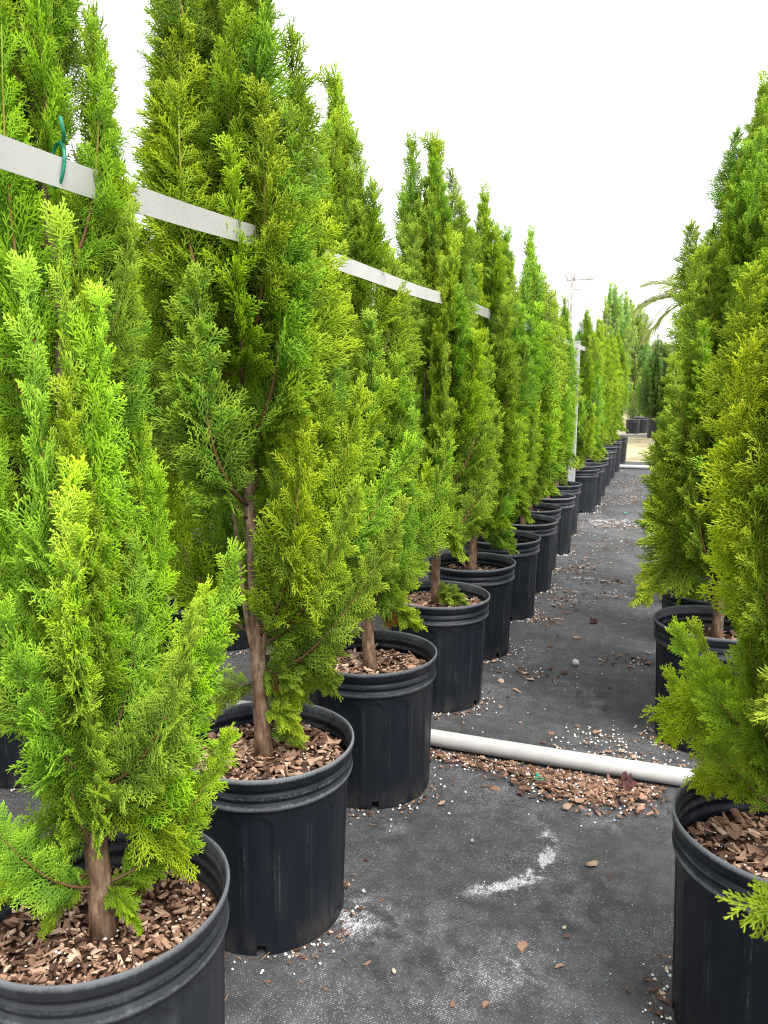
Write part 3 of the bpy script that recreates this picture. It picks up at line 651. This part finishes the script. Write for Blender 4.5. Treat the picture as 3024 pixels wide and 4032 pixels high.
RIGHT = [(.30, .86), (.274, 1.60), (.215, 3.017), (.235, 3.50), (.23, 4.2), (.24, 4.95)]
RL = ['unstrapped conifer one pot before the one with big bark slabs', 'bright conifer in the pot of large bark slabs, unstrapped row', 'tall broad unstrapped conifer, first beyond the white pipe',
      'unstrapped conifer, second beyond the white pipe', 'unstrapped conifer, third beyond the white pipe', 'unstrapped conifer, fourth beyond the white pipe']
PL = ['black nursery pot one before the pot of large bark slabs, unstrapped row', 'black nursery pot filled with large bark slabs, at the near side of the pipe', 'black nursery pot first beyond the pipe in the unstrapped row', 'black nursery pot second beyond the pipe in the unstrapped row', 'black nursery pot third beyond the pipe in the unstrapped row', 'black nursery pot fourth beyond the pipe in the unstrapped row']
RTOP = [1.75, 1.98, 2.24, 2.1, 2.05, 2.0]
for i, (x, y) in enumerate(RIGHT):
    pot(x, y, PL[i])
    mulch(x, y, .36, MULCH_HI[2] if i == 1 else MULCH_LO, 'bark mulch in the ' + PL[i][len('black nursery '):])
    kw = dict(group='unstrapped row of potted conifers', seed=(80, 81, 83, 84, 85, 86)[i], hi=i < 4)
    lf = PI
    if i == 0: conifer(x, y, .37, RTOP[i], RL[i], n=40, zlow=.25, rscale=.8, low=4, tint=(1.15, 1.1, 1), lean=(.08, -.05), **kw)
    elif i == 1: conifer(x, y, .36, RTOP[i], RL[i], n=70, zlow=.22, rscale=.85, low=5, tint=(1.2, 1.12, 1), lean=(.03, 0),
                         extras=[('low', .30, PI - .35, .05, .78, 1.1, .2), ('low', .36, PI - .8, .0, .75, 1.1, .2), ('low', .24, PI - .6, .15, .7, 1.05, .15), ('low', .20, PI - 1.0, .2, .6, 1.0, .1), ('p', .12, PI - .4, .72, .62, 1.15, .3), ('p', .18, PI - .8, .66, .66, 1.15, .3), ('p', .24, PI - .1, .6, .6, 1.15, .3)], **kw)
    elif i == 2: conifer(x, y, .37, RTOP[i], RL[i], n=80, zlow=.30, wide=1.05, prof=[(0, .25), (.15, .28), (.3, .25), (.5, .2), (.75, .18), (.9, .11), (1, .03)], low=3, lean=(.02, 0),
                         extras=[('low', .36, PI + .1, .18, 1.0, 1.1, .2), ('p', .30, PI, .45, .8, 1.15, .3), ('p', .36, PI + .3, .42, .8, 1.1, .3)], **kw)
    else: conifer(x, y, .37, RTOP[i], RL[i], n=60 if i == 3 else 46, zlow=.18, rscale=1.1, low=6, tint=(1.1, 1.06, 1), **kw)

# second strapless row behind, seen between the trunks
BX = -2.08
BY = [.55, 1.30, 1.98, 2.7, 3.4, 4.15, 4.85, 5.6, 6.3, 7.1, 7.9, 8.8, 9.8, 10.9]
for i, y in enumerate(BY):
    x = BX + random.uniform(-.03, .03)
    lab = 'behind the strapped row, ' + (f'{ORD[i]} of the back row' if i < 10 else f'{ORD[i - 10]} after its tenth pot')
    pot(x, y, 'black nursery pot ' + lab)
    mulch(x, y, .38, MULCH_LO, 'bark mulch in the pot ' + lab)
    conifer(x, y, .38, random.uniform(1.80, 2.02), 'shorter conifer ' + lab, 'back row of potted conifers', 300 + i, wide=1.1, n=46, zlow=.14, rscale=1.05, hi=False, low=6)

# ------------------------------------------------------------------ strap, post and tie
def strap():
    mb = MB(); ys = np.linspace(.30, 11.5, 220)
    V = []
    for y in ys:
        x = -.838 + .030 * math.sin(PI * min(1, max(0, (y - 1.2) / 6.4))) - .002 * math.sin(y * 5)
        z = 1.622 + .011 * (y - .8) + .004 * math.sin(y * 4.4)
        tw = .10 * math.sin(y * 1.9) + .05
        for dz in (-.0205, -.008, .008, .0205):
            V.append([x + dz * tw + .0012, y, z + dz])
        for dz in (.0205, .008, -.008, -.0205):
            V.append([x + dz * tw - .0006, y, z + dz])
    n = 8; Q = [[i * n + j, (i + 1) * n + j, (i + 1) * n + (j + 1) % n, i * n + (j + 1) % n] for i in range(len(ys) - 1) for j in range(n)]
    mb.add(V, Q=Q)
    o = link('strap', mb.build('strap', [M['strap']], smooth=False)); tag(o, 'white woven webbing strap running along the row of conifers', 'strap')
strap()
mb = MB(); mb.box((0, 0, .87), (.065, .065, 1.74))
po = empty('strap_post', (-.862, 7.72, 0)); tag(po, 'grey square post holding the white strap between the pots', 'post')
link('shaft', mb.build('shaft', [M['post']], smooth=False), po)
mb = MB(); mb.box((0, 0, 1.745), (.071, .071, .014)); link('cap', mb.build('cap', [M['post']], smooth=False), po)
# green tie looped round strap and trunk
mb = MB(); t = np.linspace(0, 2 * PI * 1.02, 40)
mb.tube(np.stack([-.848 + .018 * np.cos(t), .942 + .006 * np.sin(t) - .006 * np.cos(t), 1.634 + .0315 * np.sin(t)], 1), .0028, 6)
mb.tube([[-.832, .940, 1.662], [-.826, .934, 1.676], [-.827, .930, 1.694]], .0028, 6)
tag(link('green_tie', mb.build('green_tie', [M['tie']])), 'thin green plastic tie looped round the white strap', 'tie')

# ------------------------------------------------------------------ pipes
def pipe(y, x0, x1, label, tilt=0.0):
    mb = MB(); xs_ = np.linspace(x0, x1, 40); n = 20
    mb.tube(np.stack([xs_, y + tilt * (xs_ - x0) + .002 * np.sin(xs_ * 5), np.full(40, .0335)], 1), .0305, n)
    o = link('pvc_pipe', mb.build('pvc_pipe', [M['pvc']])); tag(o, label, 'pipe', 'white pipes across the aisle')
pipe(2.560, -3.0, 1.2, 'white plastic pipe across the aisle with bark litter along it', .008)
pipe(13.08, -3.0, 1.5, 'white plastic pipe across the aisle by the last strapped pots')
pipe(21.9, -4.0, 2.0, 'white plastic pipe on the tan grass beyond the mat')

# ------------------------------------------------------------------ litter
OCT = np.array([[1, 0, 0], [-1, 0, 0], [0, 1, 0], [0, -1, 0], [0, 0, 1], [0, 0, -1]], float)
OCF = np.array([[0, 2, 4], [2, 1, 4], [1, 3, 4], [3, 0, 4], [2, 0, 5], [1, 2, 5], [3, 1, 5], [0, 3, 5]])
def litter(name, label, spots, rg, chip_mb=None):
    """spots: list of (x, y, kind, size, z)"""
    mb = MB()
    for (x, y, kind, L, z) in spots:
        if kind == 'chip':
            V, F = chip_geo(rg, L, L * rg.uniform(.3, .75), rg.uniform(.0015, .004)); mb.add(V @ rot3(rg, .22).T + [x, y, z + .004], T=F, a=rg.uniform(.3, 1), mat=0)
        elif kind == 'perl':
            mb.add(OCT * L * rg.uniform(.65, 1.2, (6, 1)) + [x, y, z + L * .6], T=OCF, mat=1)
        elif kind == 'pel':
            mb.add(OCT * L * [1, 1, 1] + [x, y, z + L * .7], T=OCF, mat=2)
        elif kind == 'fib':
            a = rg.uniform(0, PI); d = np.array([math.cos(a), math.sin(a), 0]) * L / 2; w = np.array([-math.sin(a), math.cos(a), 0]) * .0011
            mb.add(np.array([-d - w, -d + w, d + w, d - w]) + [x, y, z + .005], Q=[[0, 1, 2, 3]], mat=3)
    o = link(name, mb.build(name, [M['chip'], M['perlite'], M['pellet'], M['sawdust']], smooth=False)); tag(o, label, 'litter', None, 'stuff'); return o
rg = np.random.default_rng(99)
def pile(n, fx, fy, perl=.35, big=.018, zmax=.01):
    out = []
    while len(out) < n:
        x, y = fx(), fy(); u = rg.uniform()
        z = rg.uniform(0, zmax)
        if u < perl: out.append((x, y, 'perl', rg.uniform(.002, .006), z))
        elif u < perl + .12: out.append((x, y, 'fib', rg.uniform(.01, .03), z))
        else: out.append((x, y, 'chip', float(np.clip(rg.lognormal(math.log(big), .4), .008, .045)), z))
    return out
def avoid(sp):
    return [s for s in sp if all((s[0] - x) ** 2 + (s[1] - y) ** 2 > .205 ** 2 for x, y in LEFT + RIGHT) and abs(s[1] - (2.560 + .008 * (s[0] + 3))) > .033]
# drift of bark along the near side of the pipe
sp = pile(700, lambda: rg.uniform(-.80, .06), lambda: 2.535 - abs(rg.normal(0, .045)), .3, .025)
sp += pile(900, lambda: rg.normal(-.22, .12), lambda: 2.50 - abs(rg.normal(0, .08)), .25, .028, .016)
litter('bark_litter', 'drift of bark, perlite and litter along the near side of the white pipe', avoid(sp), rg)
sp = pile(260, lambda: rg.normal(-.05, .10), lambda: 2.64 + abs(rg.normal(0, .06)), .5, .017)
sp += pile(110, lambda: rg.normal(-.16, .07), lambda: 2.85 + rg.normal(0, .05), .6, .014)
sp += pile(50, lambda: rg.uniform(-.7, .1), lambda: 2.64 + abs(rg.normal(0, .03)), .5, .017)
litter('bark_litter', 'pale perlite and bark heap on the far side of the white pipe', avoid(sp), rg)
sp = []
for (x, y) in LEFT[:12]:
    for k in range(110):
        a = rg.normal(-.55, .85); r = .203 + abs(rg.normal(0, .022 if rg.uniform() < .7 else .06))
        sp += pile(1, lambda: x + r * math.cos(a), lambda: y + r * math.sin(a), .42, .014, .006)
for (x, y) in RIGHT[:3]:
    for k in range(120):
        a = rg.normal(PI + .35, .7); r = .203 + abs(rg.normal(0, .03))
        sp += pile(1, lambda: x + r * math.cos(a), lambda: y + r * math.sin(a), .35, .015, .006)
for y in BY[:7]:
    for k in range(90):
        a = rg.normal(-.4, .9); r = .21 + abs(rg.normal(0, .05)); sp += pile(1, lambda: BX + r * math.cos(a), lambda: y + r * math.sin(a), .4, .014, .006)
for (cx_, cy_, sx, sy, n) in [(-.52, 3.42, .10, .05, 60), (-.10, 3.75, .08, .05, 60), (-.55, 4.75, .08, .10, 90), (-.25, 5.0, .07, .05, 60), (-.55, 5.6, .08, .15, 90), (-.35, 7.6, .2, .14, 220), (-.45, 9.4, .2, .25, 200),
                              (-.4, 6.6, .12, .2, 80), (-.45, 11, .2, .5, 220), (-.3, 5.35, .1, .05, 60), (-.62, 4.3, .06, .05, 50)]:
    sp += pile(n, lambda: rg.normal(cx_, sx), lambda: rg.normal(cy_, sy), .32, .027, .006)
litter('bark_litter', 'loose bark and perlite scattered round the pot feet and down the aisle', avoid(sp), rg)
sp = []
for k in range(70): sp.append((rg.uniform(-.72, .06), rg.uniform(1.0, 2.45), 'perl', rg.uniform(.0010, .0026), 0))
for k in range(170): sp.append((rg.uniform(-.68, .06), rg.uniform(2.65, 6), 'perl', rg.uniform(.0012, .0042), 0))
for k in range(90): sp.append((rg.uniform(-.68, .06), rg.uniform(1.0, 5), 'pel', rg.uniform(.0022, .0034), 0))
litter('perlite_granules', 'white perlite grains and blue pellets sprinkled over the black mat', avoid(sp), rg)
# single chips one can pick out
k = 0
while k < 95:
    x, y = rg.uniform(-.66, .04), 1.1 + 5.2 * rg.uniform(0, 1) ** 1.2
    if y < 2.2 and rg.uniform() < .75: continue
    if not avoid([(x, y)]): continue
    chip_obj((x, y, .006), float(np.clip(rg.lognormal(math.log(.029), .4), .014, .06)), .12, 'single brown bark chip lying on the black mat of the aisle', 'bark chips on the aisle mat', rg); k += 1
for i, (x, y) in enumerate(LEFT[:2] + [RIGHT[1]]):
    n, big = ((75, .020), (60, .030), (46, .045))[i]; z = (LSOIL[0], LSOIL[1], .36)[i]
    for k in range(n):
        r = .18 * math.sqrt(rg.uniform(.03, 1)); a = rg.uniform(0, 2 * PI)
        chip_obj((x + r * math.cos(a), y + r * math.sin(a), z + .017), float(np.clip(rg.lognormal(math.log(big), .3), .015, .075)), .3,
                 ['reddish bark chip on the mulch under the green-tied tree', 'brown bark chip on the mulch round the long bare trunk', 'large bark slab in the pot at the near side of the pipe'][i],
                 ['bark chips under the green-tied tree', 'bark chips round the bare trunk', 'bark slabs in the unstrapped pot'][i], rg)
# pebbles, scraps, leaf
def pebble(x, y, s, label, m='stone'):
    V = []; F = []
    mb = MB(); u = np.linspace(0, PI, 6); 
    mb.tube([[s * math.cos(t) * -1, 0, 0] for t in u], [max(.001, s * .7 * math.sin(t)) * random.uniform(.85, 1.15) for t in u], 8)
    o = link('pebble', mb.build('pebble', [M[m]]), loc=(x, y, s * .55 + .003), rot=(0, 0, random.uniform(0, 6))); tag(o, label, 'pebble')
pebble(-.515, 1.47, .008, 'pale tan pebble on the mat beside the white arc stain')
pebble(-.35, 3.62, .022, 'large white flat scrap of stone alone on the mat beyond the pipe', 'perlite')
pebble(-.47, 2.03, .007, 'small tan stone on the mat before the bark drift')
pebble(-.17, 1.75, .006, 'small pale stone on the bare mat, away from the stain')
def crumple(name, loc, s, mtl, label, cat, seed):
    rgx = np.random.default_rng(seed); n = 6; V = []
    for i in range(n):
        for j in range(n): V.append([(i / (n - 1) - .5) * s, (j / (n - 1) - .5) * s * .7, abs(rgx.normal(0, .18)) * s])
    Q = [[i * n + j, (i + 1) * n + j, (i + 1) * n + j + 1, i * n + j + 1] for i in range(n - 1) for j in range(n - 1)]
    me = make_mesh(name, np.array(V), np.array(Q), [M[mtl]], smooth=False)
    o = link(name, me, loc=loc, rot=(0, 0, rgx.uniform(0, 6))); md = o.modifiers.new('thickness', 'SOLIDIFY'); md.thickness = .0008
    tag(o, label, cat)
crumple('plastic_scrap', (-.335, 2.445, .012), .034, 'scrap', 'crumpled green plastic scrap in the bark drift by the pipe', 'plastic scrap', 1)
crumple('plastic_scrap', (-.36, 8.35, .006), .055, 'scrap', 'green plastic scrap on the mat far down the aisle', 'plastic scrap', 2)
crumple('dry_leaf', (-.06, 2.50, .014), .07, 'purple', 'curled dark purple dry leaf against the near side of the pipe', 'dry leaf', 3)
crumple('plant_tag', (-1.62, 4.62, .01), .07, 'red', 'small red plant tag on the mat behind the strapped row', 'tag', 4)
crumple('dry_leaf', (-.33, 4.35, .006), .06, 'purple', 'dark curled dry leaf alone on the aisle mat beyond the pipe', 'dry leaf', 5)

# ------------------------------------------------------------------ background
def px_dir(x, y):            # photograph pixel (1659 x 2212 scale) to a viewing direction
    f, cx, cy = 1661., 829.5, 1106.; R = cam.rotation_euler.to_matrix()
    return R @ Vector(((x - cx) / f, -(y - cy) / f, -1))
def at(x, y, Y):
    d = px_dir(x, y); return cam.location + d * (Y / d.y)
# utility pole
p0 = at(1237, 587, 45.0)
up_ = empty('utility_pole', (p0.x, 45, 0)); tag(up_, 'thin wooden utility pole with crossarm rising beyond the conifers', 'utility pole')
mb = MB(); mb.tube([[0, 0, 0], [0, 0, p0.z - .1]], [.10, .075], 10); link('shaft', mb.build('shaft', [M['wood']]), up_)
mb = MB(); mb.box((.45, 0, p0.z - .45), (1.35, .07, .07)); link('crossarm', mb.build('crossarm', [M['wood']], smooth=False), up_)
mb = MB(); mb.box((.40, 0, p0.z - .95), (.95, .05, .05)); link('crossarm', mb.build('crossarm', [M['wood']], smooth=False), up_)
for dx, dz in ((-.32, .25), (.14, .3), (1.05, -.32)):
    mb = MB(); mb.tube([[dx * .7, 0, p0.z - .5], [dx, 0, p0.z - .25], [dx, 0, p0.z + dz]], [.04, .05, .03], 8); link('insulator', mb.build('insulator', [M['metal']]), up_)
mb = MB(); t = np.linspace(0, 5, 16); mb.tube(np.stack([.72 + .16 * np.cos(t), 0 * t, p0.z - 1.75 + .18 * np.sin(t)], 1), .03, 6); link('cable_loop', mb.build('cable_loop', [M['metal']]), up_)
# shed
sx0 = at(1380, 712, 40.0)
sh = empty('shed', (sx0.x, 40, 0)); tag(sh, 'long pale shed with low sheet roof beyond the nursery rows', 'shed')
hz = sx0.z
mb = MB(); mb.box((9, 4, (hz - .55) / 2), (18, 8, hz - .55)); link('wall', mb.build('wall', [M['wall']], smooth=False), sh)
mb = MB(); mb.add([[-.4, -.5, hz - .60], [18.4, -.5, hz - .60], [18.4, 4, hz + .35], [-.4, 4, hz + .05], [-.4, 8.5, hz - .6], [18.4, 8.5, hz - .6]], Q=[[0, 1, 2, 3], [3, 2, 5, 4]], T=[[0, 3, 4], [1, 5, 2]])
rf = link('roof', mb.build('roof', [M['roof']], smooth=False), sh)
mb = MB(); mb.box((9, -.53, hz - .68), (18.8, .05, .2)); link('fascia', mb.build('fascia', [M['trim']], smooth=False), rf)
for k in range(4):
    mb = MB(); mb.box((2.4 + k * 4.2, -.012, 1.7), (1.3, .03, 1.0)); w = link('window', mb.build('window', [M['dark']], smooth=False), sh)
    mb = MB(); mb.box((2.4 + k * 4.2, -.03, 1.16), (1.5, .07, .07)); link('sill', mb.build('sill', [M['trim']], smooth=False), w)
# feathery pale trees, dark tree in a large pot
def bgtree(px, pytop, Y, label, seed, tint, n, rs, size, zlow=.8, width=None):
    p = at(px, pytop, Y)
    prof = [(0, .5), (.3, .75), (.6, .7), (.85, .45), (1, .15)]
    conifer(p.x, Y, 0.0, p.z, label, 'trees beyond the rows', seed, n=n, zlow=zlow, prof=prof, rscale=rs, hi=False, tint=tint, low=4, trunk_r=.06, size=size, cat='tree', name='feathery_tree', leaders=())
bgtree(1318, 622, 27, 'pale feathery tree with open crown behind the end of the strapped row', 501, (1.15, 1.15, 3), 34, 1.15, 2.2)
bgtree(1352, 640, 29, 'pale yellowish feathery tree with a broken top behind the strapped row', 502, (1.25, 1.2, 3), 32, 1.1, 2.2)
bgtree(1378, 668, 28, 'golden feathery tree beside the dark potted tree', 503, (1.1, 1.05, 3), 34, 1.05, 2.0)
bgtree(1400, 790, 25, 'low tawny bush between the feathery trees and the dark potted tree', 504, (1.0, .92, 3), 30, .8, 1.5, .1)
p = at(1418, 945, 21.5)
pot(p.x, 21.5, 'wide black pot of the dark green tree, on the tan ground beyond the mat', 'pots beyond the mat', s=1.22)
conifer(p.x, 21.5,   .46, 2.40, 'dark bluish-green bushy tree in a wide black pot beyond the mat', 'trees beyond the rows', 505, n=60, zlow=.1, prof=[(0, .4), (.3, .55), (.6, .45), (1, .12)], rscale=1.05, hi=False, tint=(.5, .6, 1.6), low=10, size=1.5, cat='tree', name='bushy_tree')
for k, (px, py, Y, s) in enumerate([(1366, 930, 22.8, .9), (1384, 925, 23.6, 1.0), (1394, 918, 25.5, .9)]):
    p = at(px, py, Y); pot(p.x, Y, ['empty black pot on the tan ground, end of the far pipe', 'empty black pot between the far pipe and the feathery trees', 'empty black pot under the tawny bush'][k], 'pots beyond the mat', s=s)
# palm: trunk and arching fronds
pc = at(1528, 650, 19.0)
pal = empty('palm_tree', (pc.x, 19.0, 0)); tag(pal, 'palm with arching pale fronds behind the unstrapped conifers', 'palm', 'trees beyond the rows')
mb = MB(); zz = np.linspace(0, pc.z, 24); mb.tube(np.stack([0 * zz, 0 * zz, zz], 1), .10 + .012 * (np.arange(24) % 2), 12); link('trunk', mb.build('trunk', [M['wood']]), pal)
def frond_mesh(L, rise, droop, seed):
    rgx = np.random.default_rng(seed); V, T, Q, ag = [], [], [], []
    t = np.linspace(0, 1, 40); P = np.stack([L * t * (1 - .15 * t), 0 * t, rise * t - droop * t ** 2.2], 1)
    mb = MB(); mb.tube(P, np.linspace(.022, .004, 40), 5, a=.6)
    for i in range(3, 39):
        for s in (-1, 1):
            tg = P[i] - P[i - 1]; tg /= np.linalg.norm(tg); ln = L * .42 * math.sin(PI * (.12 + .80 * t[i])) * rgx.uniform(.85, 1.1)
            d = tg * .75 + np.array([0, s * .62, .1]) + rgx.normal(0, .06, 3); d /= np.linalg.norm(d)
            w = np.cross(d, [0, 0, 1]); w /= np.linalg.norm(w); w *= .022
            mid = P[i] + d * ln * .5; end = P[i] + d * ln - np.array([0, 0, ln * .22])
            mb.add([P[i] - w * .5, P[i] + w * .5, mid + w, mid - w, end], Q=[[0, 1, 2, 3]], T=[[3, 2, 4]], a=rgx.uniform(.3, 1))
    return mb.build('frond', [M['palm']], attr='age')
FR = [frond_mesh(1.75, .55, .75, 1), frond_mesh(1.6, .95, .6, 2), frond_mesh(1.6, .25, 1.1, 3)]
for k, (az, me) in enumerate([(3.14, 0), (2.85, 2), (3.45, 0), (3.3, 1), (2.3, 1), (4.1, 1), (.2, 0), (1.2, 1), (5.2, 0), (1.7, 0), (4.7, 2), (.8, 2), (5.8, 1)]):
    link('frond', FR[me], pal, loc=(0, 0, pc.z), rot=(0, 0, az)).color = (1, 1, 1, 1)
